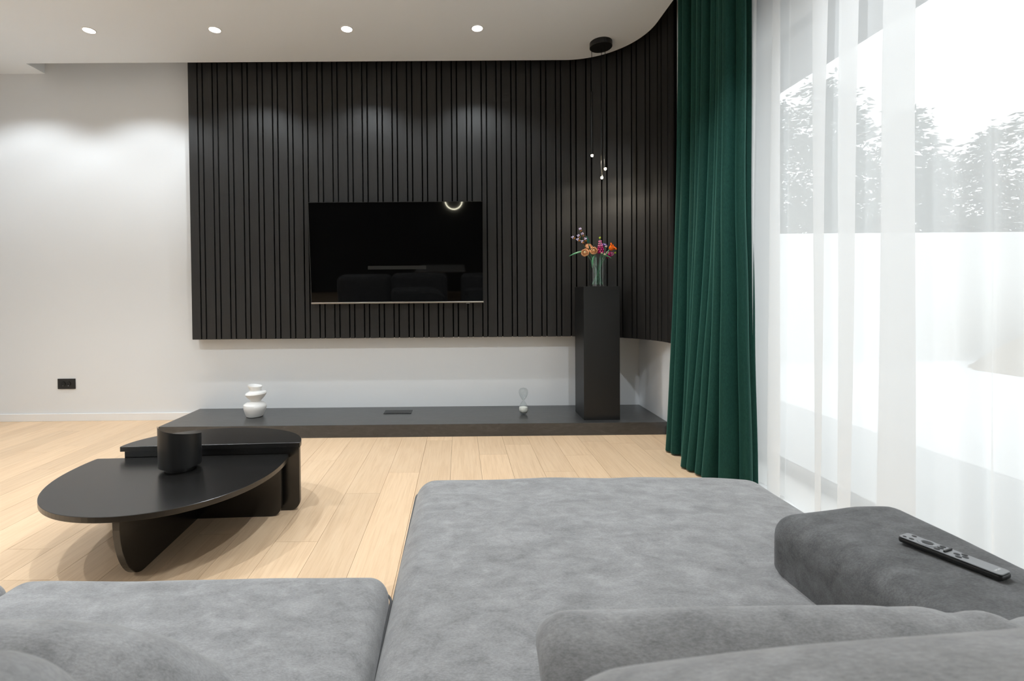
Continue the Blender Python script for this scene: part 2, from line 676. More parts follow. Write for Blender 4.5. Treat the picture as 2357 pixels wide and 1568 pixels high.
tag(obj('wall_back', box(XL - 0.2, XW + 0.4, YB, YB + 0.2, -0.05, ZU + 0.2), 'wall'), 'white painted wall behind the slatted panel', kind='structure')
tag(obj('wall_right', box(XR, XW + 0.15, 3.43, YB, -0.05, ZU + 0.2), 'wall'), 'white return wall beside the window curtain', kind='structure')
tag(obj('wall_left', join(box(XL - 0.2, XL, -1.0, YB, -0.05, ZU + 0.2), box(XL - 0.2, XL, YK, -3.6, -0.05, ZU + 0.2), box(XL - 0.2, XL, -3.6, -1.0, 2.65, ZU + 0.2)), 'wall'), 'white side wall of the living room', kind='structure')  # opening left for the added fill window
tag(obj('wall_rear', box(XL - 0.2, XW + 0.4, YK - 0.2, YK, -0.05, ZU + 0.2), 'cabinet'), 'dark grey end wall behind the camera', kind='structure')
tag(obj('wall_window_reveal', box(XW - 0.03, XW + 0.15, YJ + 0.06, 3.43, -0.05, ZU + 0.2), 'wall'), 'white window reveal behind the velvet curtain', kind='structure')
hd = obj('wall_window_header', box(XW - 0.03, XW + 0.15, YK, YJ + 0.06, ZH, ZU + 0.2), 'wall')
tag(hd, 'white wall strip above the window', kind='structure')
tag(obj('wall_window_pier', box(XW - 0.03, XW + 0.15, YK, -2.6, -0.05, ZH), 'wall'), 'white wall at the far end of the window', kind='structure')

# ceiling with a slot along the back wall that follows the curved panel
CX, CY = 0.925, 3.60
out = [(XL, YK), (XL, YB), (-3.725, YB), (-3.725, 4.18), (0.925, 4.172)]
RS = 0.572
for k in range(1, 25):
    an = R(90 - 90 * k / 24)
    out.append((CX + RS * math.cos(an), CY + RS * math.sin(an)))
out += [(CX + RS, YK)]
ce = tag(obj('ceiling', prism(out, 'z', ZC, ZU), 'ceil'), 'white lowered ceiling with a curved slot', kind='structure')
obj('slot_top', box(XL - 0.2, XW + 0.4, YK - 0.2, YB + 0.2, ZU, ZU + 0.1), 'ceil', ce)

tag(obj('baseboard_back', bbox(XL, -2.395, YB - 0.014, YB, 0, 0.068, 0.002), 'base'), 'white skirting board along the back wall', kind='structure')
tag(obj('baseboard_right', bbox(XR - 0.014, XR, 3.43, 3.755, 0, 0.068, 0.002), 'base'), 'white skirting board beside the slate bench', kind='structure')

# ------------------------------------------------------------------ slatted panel
YP = 4.27            # slat faces
ZP0, ZP1 = 0.742, 3.345
XP0 = -2.386
RP = YP - CY
panel = empty('slatted_wall_panel', ((XP0 + CX) / 2, YB, ZP0), 'black vertical slat wall panel curving round the corner behind the television', 'wall panel')
# the backing lies behind the slats: on the curve that is the larger radius
bk = [(XP0, YB), (XP0, YP + 0.034), (CX, YP + 0.034)]
RB = RP + 0.034
for k in range(1, 21):
    an = R(90 - 90 * k / 20)
    bk.append((CX + RB * math.cos(an), CY + RB * math.sin(an)))
for k in range(20, -1, -1):
    an = R(90 - 90 * k / 20)
    bk.append((min(CX + (RB + 0.012) * math.cos(an), XR - 0.001), CY + (RB + 0.012) * math.sin(an)))
bk.append((CX, YB))
obj('backing_board', prism(bk, 'z', ZP0 + 0.002, ZP1), 'slat_back', panel)


def slat_mesh(name, wd):
    g_ = bevel(box(-wd / 2, wd / 2, 0, 0.034, 0, ZP1 - ZP0), 0.0010, 1)
    me = bpy.data.meshes.new(name)
    me.from_pydata([Vector(v) for v in g_[0]], [], g_[1])
    bm_ = bmesh.new(); bm_.from_mesh(me)
    bmesh.ops.recalc_face_normals(bm_, faces=bm_.faces)
    bm_.to_mesh(me); bm_.free()
    me.materials.append(MAT['slat'])
    return me


ME_W, ME_N = slat_mesh('slat_wide', 0.0762), slat_mesh('slat_narrow', 0.0342)
s = 0.0
TOTAL = (CX - XP0) + RP * PI / 2
i = 0
while True:
    wd = 0.0762 if i % 2 == 0 else 0.0342
    mid = s + wd / 2
    if mid + wd / 2 > TOTAL + 0.005:
        break
    o = bpy.data.objects.new('slat', ME_W if i % 2 == 0 else ME_N)
    if mid < CX - XP0:
        p, rz = Vector((XP0 + mid, YP, ZP0)), 0.0
    else:
        an = (mid - (CX - XP0)) / RP
        p, rz = Vector((CX + RP * math.sin(an), CY + RP * math.cos(an), ZP0)), -an
    o.location = p - panel.location
    o.rotation_euler = (0, 0, rz)
    link(o, panel)
    s += wd + 0.0109
    i += 1

# ------------------------------------------------------------------ slate bench with flush lid
tag(obj('media_bench', bbox(-2.385, XR - 0.003, 3.764, YB - 0.002, 0.0, 0.10, 0.0025), 'slate'), 'low dark slate bench along the wall under the television', 'bench')
fb = empty('socket_lid', (-0.545, 4.167, 0.1), 'small black flush socket lid set into the slate bench', 'socket lid')
obj('lid_frame', bbox(-0.665, -0.425, 4.105, 4.229, 0.0995, 0.1045, 0.0012), 'black_plastic', fb)
obj('lid_flap', bbox(-0.642, -0.448, 4.122, 4.214, 0.1045, 0.1060, 0.0006), 'black_plastic', fb)

# ------------------------------------------------------------------ pedestal
tag(obj('pedestal', bbox(0.999, 1.291, 3.843, 4.135, 0.10, 1.181, 0.002), 'black_matt'), 'tall square matt black pedestal carrying the flower vase', 'pedestal')

# ------------------------------------------------------------------ television
TVX0, TVX1 = -1.306, 0.212
ZT, ZB_, YT, YBm = 1.933, 1.050, 4.150, 4.214
tv = empty('television', ((TVX0 + TVX1) / 2, 4.19, ZB_), 'large flat black wall-mounted television tilted slightly forward', 'television')
th = math.atan2(YBm - YT, ZT - ZB_)
RT = Matrix.Rotation(th, 3, 'X')
TVH = (ZT - ZB_) / math.cos(th)


def tvp(g_):
    return [RT @ Vector(v) + Vector((0, YBm, ZB_)) for v in g_[0]], g_[1]


obj('screen', tvp(box(TVX0 + 0.006, TVX1 - 0.006, 0.0, 0.002, 0.016, TVH - 0.005)), 'screen', tv)
fr_ = join(box(TVX0, TVX0 + 0.006, -0.0015, 0.02, 0.0, TVH), box(TVX1 - 0.006, TVX1, -0.0015, 0.02, 0.0, TVH), box(TVX0, TVX1, -0.0015, 0.02, TVH - 0.005, TVH))
obj('bezel', tvp(fr_), 'black_metal', tv)
obj('bottom_bar', tvp(bbox(TVX0, TVX1, -0.004, 0.02, 0.002, 0.016, 0.003)), 'bar_metal', tv)
obj('back_case', tvp(bbox(TVX0 + 0.004, TVX1 - 0.004, 0.003, 0.030, 0.004, TVH - 0.004, 0.004)), 'black_plastic', tv)
lg = obj('logo_tab', tvp(bbox(0.060, 0.088, -0.005, 0.012, -0.005, 0.003, 0.001)), 'black_plastic', tv)
lettering('SAMSUNG', 0.0062, 0.0002, (R(90) + th, 0, 0), RT @ Vector((0.074, -0.0054, -0.0035)) + Vector((0, YBm, ZB_)) - tv.location, tv)
obj('wall_bracket', box(-0.80, -0.29, 4.19, YP, 1.35, 1.75), 'black_metal', tv)

# ------------------------------------------------------------------ ceiling spotlights
SPOT_ROWS = [
    (3.67, [(-3.79, 'round white ceiling spotlight by the side wall corner'), (-2.79, 'round white ceiling spotlight in front of the bare white wall'),
            (-1.84, 'round white ceiling spotlight above the slats beside the bare white wall'),
            (-0.84, 'round white ceiling spotlight above the television'),
            (0.152, 'round white ceiling spotlight nearest to the pendant lamp')], SPOT_A),
    (1.95, [(-3.6, 'round white ceiling spotlight over the open floor beyond the coffee tables'), (-2.5, 'round white ceiling spotlight over the edge of the coffee tables'), (-1.35, 'round white ceiling spotlight over the floor between tables and chaise'), (0.15, 'round white ceiling spotlight over the chaise seat'), (1.02, 'round white ceiling spotlight over the chaise corner by the green curtain')], SPOT_B),
    (-0.4, [(-3.9, 'added unseen ceiling spotlight for fill past the end of the sofa'), (-2.9, 'added unseen ceiling spotlight for fill over the far end of the sofa')], SPOT_FILL),  # added out of view to lift the ambient light
    (-1.6, [(-3.4, 'added unseen ceiling spotlight for floor bounce behind the sofa')], SPOT_FILL),  # added out of view so the floor bounces light to the ceiling
    (-2.8, [(-0.42, 'added unseen ceiling spotlight brightening the dining table')], 30.0),  # added out of view to brighten the mirrored table top
]


def make_spot(x_, y_, label, watts):
    e = empty('ceiling_spotlight', (x_, y_, ZC), label or 'round white ceiling spotlight above the sofa, out of the picture', 'spotlight', 'recessed ceiling spotlights')
    obj('trim_ring', lathe([(0.040, 0.0), (0.0405, -0.004), (0.048, -0.0035), (0.049, 0.0)], (x_, y_, ZC), 32), 'white_metal', e, True)
    obj('diffuser', lathe([(0.0, -0.002), (0.040, -0.002), (0.040, 0.0)], (x_, y_, ZC), 32), 'led', e, False)
    ld = bpy.data.lights.new('spot_beam', 'SPOT')
    ld.energy = watts
    ld.color = (0.89, 0.955, 1.0)
    ld.spot_size = R(126 if y_ > 3 else 114)
    ld.spot_blend = 0.42 if y_ > 3 else 0.65
    ld.shadow_soft_size = 0.014
    lo = bpy.data.objects.new('spot_beam', ld)
    lo.location = (0, 0, -0.012)
    link(lo, e)


for yy, xs, wt in SPOT_ROWS:
    for xx, lb in xs:
        make_spot(xx, yy, lb, wt)

# ------------------------------------------------------------------ pendant lamp
PX, PY = 1.158, 3.885
pen = empty('pendant_lamp', (PX, PY, ZC), 'black pendant lamp with three slim rods and glowing warm tips', 'pendant lamp')
obj('canopy', bevel(lathe([(0.0, 0.0), (0.088, 0.0), (0.088, -0.042), (0.0, -0.042)], (PX, PY, ZC), 48), 0.002, 1), 'black_metal', pen)
for (px_, py_, zt, zb_) in ((1.087, 3.898, 2.760, 2.252), (1.176, 3.838, 2.645, 2.128), (1.166, 3.898, 2.597, 2.072)):
    obj('cord', tube([(px_, py_, ZC - 0.04), (px_, py_, zt)], 0.0022, 8), 'black_plastic', pen, True)
    rod = obj('rod', bevel(lathe([(0.0, zt), (0.0085, zt), (0.0085, zb_), (0.0, zb_)], (px_, py_, 0), 20), 0.0006, 1), 'black_metal', pen, True)
    obj('light_tip', ellipsoid((px_, py_, zb_ - 0.006), 0.0095, 0.0095, 0.012, 16, 10), 'led_warm', rod, True)
    ld = bpy.data.lights.new('tip_glow', 'SPOT')
    ld.energy = 5.5
    ld.color = (1.0, 0.90, 0.74)
    ld.spot_size = R(150)
    ld.spot_blend = 0.5
    ld.shadow_soft_size = 0.008
    lo = bpy.data.objects.new('tip_glow', ld)
    lo.location = Vector((px_, py_, zb_ - 0.020)) - pen.location
    link(lo, pen)

# ------------------------------------------------------------------ wall socket
sk = empty('wall_socket', (-3.59, YB, 0.294), 'black double wall socket on the bare white wall', 'socket')
fr_ = bbox(-3.669, -3.511, YB - 0.009, YB, 0.294, 0.387, 0.0015)
obj('cover_plate', fr_, 'black_plastic', sk)
for sx in (-3.617, -3.568):
    we = obj('socket_well', lathe([(0.0, 0.004), (0.0205, 0.0042), (0.0212, 0.0), (0.0222, 0.0)], (sx, YB - 0.0092, 0.3415), 28, (0, -1, 0.0)), 'socket_dark', sk)
    obj('earth_clip', bbox(sx - 0.003, sx + 0.003, YB - 0.0142, YB - 0.009, 0.3215, 0.326, 0.0006), 'chrome', we)
obj('blank_module', bbox(-3.5425, -3.5205, YB - 0.0100, YB - 0.009, 0.303, 0.378, 0.0004), 'black_plastic', sk)

# ------------------------------------------------------------------ stacked white vase on the bench
def shifted_lathe(rings, n=40, close_top=False):
    """rings: (r, z, dx, tilt) -> each ring may be shifted and tilted."""
    vs, fs = [], []
    for (r_, z, dx, tl_) in rings:
        for k in range(n):
            an = 2 * PI * k / n
            xx, yy = r_ * math.cos(an), r_ * math.sin(an)
            vs.append(Vector((xx + dx, yy, z - xx * tl_)))
    for i_ in range(len(rings) - 1):
        for k in range(n):
            k2 = (k + 1) % n
            fs.append((i_ * n + k, i_ * n + k2, (i_ + 1) * n + k2, (i_ + 1) * n + k))
    fs.append(tuple(range(n - 1, -1, -1)))
    if close_top:
        fs.append(tuple(range((len(rings) - 1) * n, len(rings) * n)))
    return vs, fs


rings = [(0.055, 0.000, -0.004, 0.0), (0.066, 0.004, -0.004, -0.02), (0.078, 0.030, -0.002, -0.04), (0.089, 0.062, 0.0, -0.03), (0.094, 0.084, 0.0, 0.0), (0.090, 0.102, 0.0, 0.04),
         (0.072, 0.116, 0.002, 0.06), (0.046, 0.127, 0.006, 0.04), (0.038, 0.133, 0.009, 0.0), (0.044, 0.140, 0.010, -0.03), (0.064, 0.160, 0.009, -0.06), (0.080, 0.180, 0.009, -0.10),
         (0.086, 0.194, 0.009, -0.13), (0.080, 0.206, 0.010, -0.14), (0.062, 0.214, 0.010, -0.10), (0.046, 0.219, 0.008, -0.02), (0.044, 0.224, 0.006, 0.06), (0.050, 0.236, 0.003, 0.12),
         (0.056, 0.252, 0.002, 0.16), (0.0575, 0.262, 0.002, 0.17), (0.0560, 0.265, 0.002, 0.17), (0.0530, 0.263, 0.002, 0.17), (0.046, 0.243, 0.003, 0.12), (0.036, 0.226, 0.005, 0.05), (0.002, 0.222, 0.005, 0.0)]
rings = [(r_, z, dx, tl_ * (0.45 if z < 0.215 else 0.85)) for r_, z, dx, tl_ in rings]
g = shifted_lathe(rings, 48, True)
g = ([v + Vector((-1.754, 4.075, 0.10)) for v in g[0]], g[1])
tag(obj('stacked_vase', g, 'ceramic', None, True), 'small white ceramic vase shaped like stacked pebbles on the slate bench', 'vase')

# ------------------------------------------------------------------ hourglass
HX, HY = 0.538, 4.062
hg = empty('hourglass', (HX, HY, 0.1), 'clear glass hourglass with white sand on the slate bench', 'hourglass')
prof = []
for k in range(0, 41):
    t_ = k / 40
    z = 0.004 + 0.222 * t_
    if t_ < 0.5:
        u = t_ / 0.5
        r_ = 0.0405 * math.sin(PI * min(1, (u ** 0.62) * 0.985)) ** 0.75 if u > 0 else 0.012
    else:
        u = (1 - t_) / 0.5
        r_ = 0.0395 * math.sin(PI * min(1, (u ** 0.62) * 0.985)) ** 0.75 if u > 0 else 0.0
    r_ = max(r_, 0.0022)
    prof.append((r_, z))
prof[0] = (0.016, 0.001)
prof[-1] = (0.0, 0.226)
obj('glass_bulbs', lathe([(0, 0.001)] + prof, (HX, HY, 0.1), 36), 'glass', hg, True)
sp = [(0.0, 0.003)] + [(max(0.001, r_ - 0.0022), z) for r_, z in prof[1:11]]
zz = sp[-1][1]
sp += [(sp[-1][0] * 0.6, zz + 0.004), (0.0, zz + 0.009)]
obj('sand', lathe(sp, (HX, HY, 0.1), 32), 'sand', hg, True)

# ------------------------------------------------------------------ nested coffee tables
TR = R(2.75)


def trot(p, c):
    x_, y_ = p
    return (c[0] + x_ * math.cos(TR) - y_ * math.sin(TR), c[1] + x_ * math.sin(TR) + y_ * math.cos(TR))


C1 = (-1.370, 2.33)
out = []
aa, bb, cut = 0.492, 0.548, 0.130
N = 72
for k in range(N + 1):
    a0 = math.asin(cut / bb)
    an = PI - a0 + (PI + 2 * a0) * k / N
    cx_, sx_ = math.cos(an), math.sin(an)
    ex = 2 / 2.12
    px_ = aa * math.copysign(abs(cx_) ** ex, cx_)
    py_ = bb * math.copysign(abs(sx_) ** ex, sx_)
    py_ = min(py_, cut)
    out.append(trot((px_, py_), C1))
t1 = empty('coffee_table', (C1[0], C1[1], 0), 'low black coffee table with a rounded top standing before its taller half-round mate', 'coffee table', 'nested coffee tables')
obj('table_top', bevel(prism(out, 'z', 0.276, 0.300), 0.0015, 1), 'veneer', t1)


def vertical_board(p0, p1, thick, z0, z1, corners, c):
    """upright board from local point p0 to p1; corners = rounding (bottom-start, bottom-end) as (rx, rz)."""
    L = math.hypot(p1[0] - p0[0], p1[1] - p0[1])
    ux, uy = (p1[0] - p0[0]) / L, (p1[1] - p0[1]) / L
    nx, ny = -uy, ux
    (rx0, rz0), (rx1, rz1) = corners
    ol = [(0, z1)]
    sg = 14
    if rx0 > 0:
        for k in range(sg + 1):
            an = PI + PI / 2 * k / sg
            ol.append((rx0 + rx0 * math.cos(an), z0 + rz0 + rz0 * math.sin(an)))
    else:
        ol.append((0, z0))
    if rx1 > 0:
        for k in range(sg + 1):
            an = -PI / 2 + PI / 2 * k / sg
            ol.append((L - rx1 + rx1 * math.cos(an), z0 + rz1 + rz1 * math.sin(an)))
    else:
        ol.append((L, z0))
    ol.append((L, z1))
    vs = []
    for sd in (-thick / 2, thick / 2):
        for (s_, z) in ol:
            q = trot((p0[0] + ux * s_ + nx * sd, p0[1] + uy * s_ + ny * sd), c)
            vs.append(Vector((q[0], q[1], z)))
    k = len(ol)
    fs = [tuple(range(k)), tuple(range(2 * k - 1, k - 1, -1))] + [(i_, k + i_, k + (i_ + 1) % k, (i_ + 1) % k) for i_ in range(k)]
    return bevel((vs, fs), 0.0012, 1)


obj('back_leg_panel', vertical_board((-0.40, 0.085), (0.455, 0.085), 0.026, 0.0, 0.276, ((0.03, 0.03), (0.05, 0.05)), C1), 'veneer', t1)
obj('front_leg_panel', vertical_board((0.028, -0.520), (0.028, 0.072), 0.026, 0.0, 0.276, ((0.150, 0.262), (0, 0)), C1), 'veneer', t1)

C2 = (-1.289, 2.457)
out = []
for k in range(N + 1):
    an = PI * k / N
    out.append(trot((0.452 * math.cos(an), 0.318 * math.sin(an)), C2))
t2 = empty('coffee_table', (C2[0], C2[1], 0), 'taller black half-round coffee table standing behind the low one', 'coffee table', 'nested coffee tables')
obj('table_top', bevel(prism(out, 'z', 0.334, 0.360), 0.0015, 1), 'veneer', t2)
obj('front_leg_panel', vertical_board((-0.437, 0.026), (0.444, 0.026), 0.026, 0.0, 0.334, ((0.05, 0.05), (0.05, 0.05)), C2), 'veneer', t2)
obj('back_leg_panel', vertical_board((0.0, 0.040), (0.0, 0.300), 0.026, 0.0, 0.334, ((0, 0), (0.07, 0.16)), C2), 'veneer', t2)

# ------------------------------------------------------------------ curved black candle holder on the low table
VX, VY, VZ = -1.345, 2.285, 0.300
ch = empty('candle_holder', (VX, VY, VZ), 'black curved metal candle shield with a slanted rim on the low coffee table', 'candle holder')
vs, fs = [], []
NA = 40
for k in range(NA + 1):
    an = R(211 + 172 * k / NA)
    ca, sa = math.cos(an), math.sin(an)
    u = k / NA
    ztop = 0.515 - 0.052 * u + 0.012 * math.sin(PI * u) * 0
    for (rr, zz) in ((0.0915, 0.322), (0.0915, ztop), (0.0895, ztop), (0.0895, 0.322)):
        vs.append(Vector((VX + rr * ca, VY + rr * sa, zz)))
for k in range(NA):
    for j in range(4):
        j2 = (j + 1) % 4
        fs.append((k * 4 + j, k * 4 + j2, (k + 1) * 4 + j2, (k + 1) * 4 + j))
fs += [(0, 1, 2, 3), (NA * 4 + 3, NA * 4 + 2, NA * 4 + 1, NA * 4)]
obj('shield', (vs, fs), 'black_metal', ch, True)
obj('base_plate', bevel(lathe([(0, 0.322), (0.0895, 0.322), (0.0895, 0.328), (0, 0.328)], (VX, VY, 0), 40), 0.0006, 1), 'black_metal', ch)
obj('foot', bevel(lathe([(0, 0.300), (0.066, 0.300), (0.066, 0.322), (0, 0.322)], (VX, VY, 0), 40), 0.0008, 1), 'black_metal', ch)
obj('candle_cup', lathe([(0, 0.328), (0.030, 0.328), (0.030, 0.352), (0.027, 0.352), (0.027, 0.333), (0, 0.333)], (VX, VY, 0), 32), 'black_metal', ch)

# ------------------------------------------------------------------ glass vase with flowers on the pedestal
GX, GY, GZ = 1.160, 3.995, 1.181
tag(obj('glass_vase', lathe([(0, 0.0), (0.068, 0.0), (0.072, 0.004), (0.072, 0.240), (0.0695, 0.240), (0.0695, 0.016), (0, 0.014)], (GX, GY, GZ), 48), 'glass', None, True),
    'clear glass cylinder vase on the black pedestal', 'vase')


def bouquet_pt(px_, py_, dy=0.0):
    """bouquet layout read off a picture plane through the vase: pixels per metre 275 there."""
    return Vector((GX + (px_ - 1377.0) / 273.5, GY + dy, GZ + (661.5 - py_) / 276.0))


def bez(p0, p1, p2, n=10):
    return [(p0 * (1 - t_) ** 2 + p1 * 2 * t_ * (1 - t_) + p2 * t_ ** 2) for t_ in [i_ / n for i_ in range(n + 1)]]


def stem_to(root, tip, fx, fy, material='stem_green', r_=0.0018):
    """stem from the vase floor, crossing at the neck, to the bloom."""
    foot = Vector((GX + fx, GY + fy, GZ + 0.018))
    neck = Vector((GX + (tip.x - GX) * 0.42, GY + (tip.y - GY) * 0.4, GZ + 0.20))
    pts = bez(foot, neck * 0.6 + foot * 0.4, neck, 6) + bez(neck, neck + (tip - neck) * 0.45 + Vector((0, 0, 0.01)), tip, 8)[1:]
    return obj('stem', tube(pts, r_, 7), material, root, True)


def flower(name, label, tip):
    return empty(name, (GX, GY, GZ), label, 'flower', 'flowers in the glass vase')


def rot_to(d):
    return Vector((0, 0, 1)).rotation_difference(Vector(d).normalized()).to_matrix()


def petal(c, d, length, width, thick=0.003, curl=0.0):
    """a cupped petal leaving c along d."""
    q = rot_to(d)
    vs, fs = ellipsoid((0, 0, length * 0.5), width / 2, thick / 2, length / 2, 10, 6)
    vs = [Vector((v.x, v.y + curl * ((v.x / (width / 2)) ** 2), v.z)) for v in vs]
    return [q @ v + Vector(c) for v in vs], fs


def cup_petal(c, axis, ang, r_, h_, spread_, tilt_):
    """petal of a rose: curved shell piece around an axis."""
    q = rot_to(axis)
    vs, fs = [], []
    nu, nv = 6, 5
    for lay in (0, 1):
        for i_ in range(nu + 1):
            for j in range(nv + 1):
                u = (i_ / nu - 0.5) * spread_
                t_ = j / nv
                rr = r_ * (0.30 + 0.80 * math.sin(t_ * PI * 0.80)) * (1 - 0.05 * lay) + tilt_ * t_ * t_
                z = h_ * t_ * (1 - 0.25 * (2 * i_ / nu - 1) ** 2)
                vs.append(q @ Vector((rr * math.cos(ang + u), rr * math.sin(ang + u), z - 0.002 * lay)) + Vector(c))
    k = (nu + 1) * (nv + 1)
    for lay in (0, 1):
        for i_ in range(nu):
            for j in range(nv):
                a_ = lay * k + i_ * (nv + 1) + j
                fs.append((a_, a_ + 1, a_ + nv + 2, a_ + nv + 1))
    rim = [i_ * (nv + 1) for i_ in range(nu + 1)] + [nu * (nv + 1) + j for j in range(1, nv + 1)] + [i_ * (nv + 1) + nv for i_ in range(nu - 1, -1, -1)] + [j for j in range(nv - 1, 0, -1)]
    for a_, b2 in zip(rim, rim[1:] + rim[:1]):
        fs.append((a_, b2, b2 + k, a_ + k))
    return vs, fs


ROSE_LABELS = ['peach rose lowest in the vase bouquet beside the long pale leaf', 'peach rose in the middle of the bouquet facing forward',
               'peach rose tucked behind the two front roses', 'small half hidden peach rose beside the magenta lupin']
for (px_, py_, dy, sz, ax, lb, ft) in [(1344, 584, -0.05, 0.031, (-0.45, -1, 0.35), ROSE_LABELS[0], (0.030, -0.01)), (1362, 580, -0.06, 0.031, (-0.1, -1, 0.35), ROSE_LABELS[1], (0.02, 0.02)),
                                       (1356, 569, 0.0, 0.030, (0.1, -0.5, 0.8), ROSE_LABELS[2], (0.0, 0.03)), (1370, 579, -0.03, 0.020, (0.7, -0.8, 0.3), ROSE_LABELS[3], (-0.01, 0.0))]:
    tip = bouquet_pt(px_, py_, dy)
    ax = Vector(ax).normalized()
    e = flower('rose', lb, tip)
    stem_to(e, tip - ax * sz * 0.5, *ft)
    obj('flower_heart', ellipsoid(tip + ax * sz * 0.25, sz * 0.34, sz * 0.34, sz * 0.36, 12, 8), 'cream', e, True)
    for k in range(5):
        obj('petal', cup_petal(tip - ax * sz * 0.55, ax, 2 * PI * k / 5 + 0.3, sz * 0.62, sz * 1.35, 1.25, sz * -0.04), 'peach', e, True)
    for k in range(5):
        obj('petal', cup_petal(tip - ax * sz * 0.75, ax, 2 * PI * (k + 0.5) / 5 + 0.3, sz * 0.95, sz * 1.30, 1.30, sz * 0.06), 'peach', e, True)

# lilac sprig with brown-orange cups
tips = [(1337.5, 531, 0.00), (1343, 542, 0.01), (1321, 549, -0.01), (1334, 546, 0.0), (1331.5, 554.5, -0.02), (1341, 559, -0.02), (1348.5, 554, -0.01)]
node = bouquet_pt(1352, 568, 0.01)
e = flower('lilac_sprig', 'lilac blossom sprig with orange cups rising highest from the vase', node)
stem_to(e, node, 0.045, 0.01)
for (px_, py_, dy) in tips:
    tip = bouquet_pt(px_, py_, dy)
    ax = (tip - node).normalized()
    obj('twig', tube(bez(node, (node + tip) / 2 + Vector((0.008, 0, -0.004)), tip, 5), 0.0016, 6), 'dark_stem', e, True)
    cup = []
    for k in range(5):
        an = 2 * PI * k / 5
        d = rot_to(ax) @ Vector((math.cos(an), math.sin(an), 0.9))
        cup.append(petal(tip - ax * 0.012, d, 0.012, 0.006, 0.004))
    obj('cup', join(*cup), 'brown_orange', e, True)
    bl = [ellipsoid(tip + ax * 0.008, 0.0052, 0.0052, 0.0052, 8, 6)]
    for k in range(4):
        an = 2 * PI * k / 4 + 0.4
        d = rot_to(ax) @ Vector((math.cos(an) * 0.0085, math.sin(an) * 0.0085, 0.004 + 0.008 * (k % 2)))
        bl.append(ellipsoid(tip + ax * 0.004 + d, 0.0050, 0.0050, 0.0050, 8, 6))
    obj('blossom', join(*bl), 'lilac', e, True)


def lupin(name, label, base, top, ft, n_r=6):
    e_ = flower(name, label, top)
    stem_to(e_, base, *ft)
    ax_ = (top - base)
    L = ax_.length
    ax_n = ax_.normalized()
    q = rot_to(ax_n)
    obj('spike', tube([base, base + ax_ * 0.5, top], [0.004, 0.003, 0.0015], 8), 'stem_green', e_, True)
    for i_ in range(n_r):
        t_ = i_ / n_r
        rad = 0.024 * (1 - 0.72 * t_) * (0.85 if i_ == 0 else 1)
        mt = 'magenta' if t_ < 0.45 else 'pink'
        k_n = 6 if t_ < 0.6 else 5
        for k in range(k_n):
            an = 2 * PI * (k + 0.5 * (i_ % 2)) / k_n
            d = q @ Vector((math.cos(an) * rad, math.sin(an) * rad, 0.0))
            s_ = 0.0085 * (1 - 0.5 * t_)
            obj('floret', ellipsoid(base + ax_ * (t_ * 0.9) + d, s_, s_, s_ * 1.1, 8, 6), mt, e_, True)
    tl_ = [petal(top - ax_n * 0.012, ax_n + (q @ Vector((math.cos(a2), math.sin(a2), 0))) * 0.35, 0.020, 0.008, 0.006) for a2 in (0, 1.57, 3.14, 4.71)]
    obj('bud', join(*tl_), 'lime', e_, True)


lupin('lupin', 'upright pink and magenta lupin with a lime green tip', bouquet_pt(1381, 583, -0.03), bouquet_pt(1380, 549.5, -0.02), (-0.02, -0.02))
lupin('lupin', 'magenta lupin leaning sideways under the orange poppy', bouquet_pt(1397, 589, -0.01), bouquet_pt(1415, 584, -0.02), (-0.04, 0.01), 5)

tip = bouquet_pt(1394, 566, 0.02)
e = flower('aster', 'purple aster between the lupin and the orange poppy', tip)
stem_to(e, tip, -0.03, 0.03)
ax = Vector((0.1, -0.6, 0.7)).normalized()
for rk, (nk, ln, up_) in enumerate(((11, 0.026, 0.15), (8, 0.020, 0.6), (5, 0.014, 1.3))):
    for k in range(nk):
        an = 2 * PI * (k + 0.5 * rk) / nk
        obj('petal', petal(tip, rot_to(ax) @ Vector((math.cos(an), math.sin(an), up_)), ln, 0.007, 0.004), 'purple', e, True)
obj('flower_heart', ellipsoid(tip + ax * 0.006, 0.006, 0.006, 0.006, 10, 6), 'lilac', e, True)

tip = bouquet_pt(1406, 573, -0.03)
e = flower('poppy', 'bright orange cup-shaped poppy at the edge of the bouquet', tip)
ax = Vector((0.55, -0.35, 0.55)).normalized()
stem_to(e, tip - ax * 0.022, -0.045, -0.01)
obj('flower_cup', lathe([(0.0, -0.022), (0.012, -0.022), (0.020, -0.010), (0.0245, 0.008), (0.025, 0.020), (0.0235, 0.020), (0.018, -0.006), (0.0, -0.012)], tip, 28, ax), 'orange', e, True)
for k, an in enumerate((0.4, 1.5, 2.6, 3.7, 4.8, 5.9)):
    d = rot_to(ax) @ Vector((math.cos(an), math.sin(an), 0.55))
    b0 = tip + ax * 0.012 + rot_to(ax) @ Vector((math.cos(an) * 0.018, math.sin(an) * 0.018, 0))
    obj('petal', petal(b0, d, 0.022, 0.014, 0.006), 'orange', e, True)

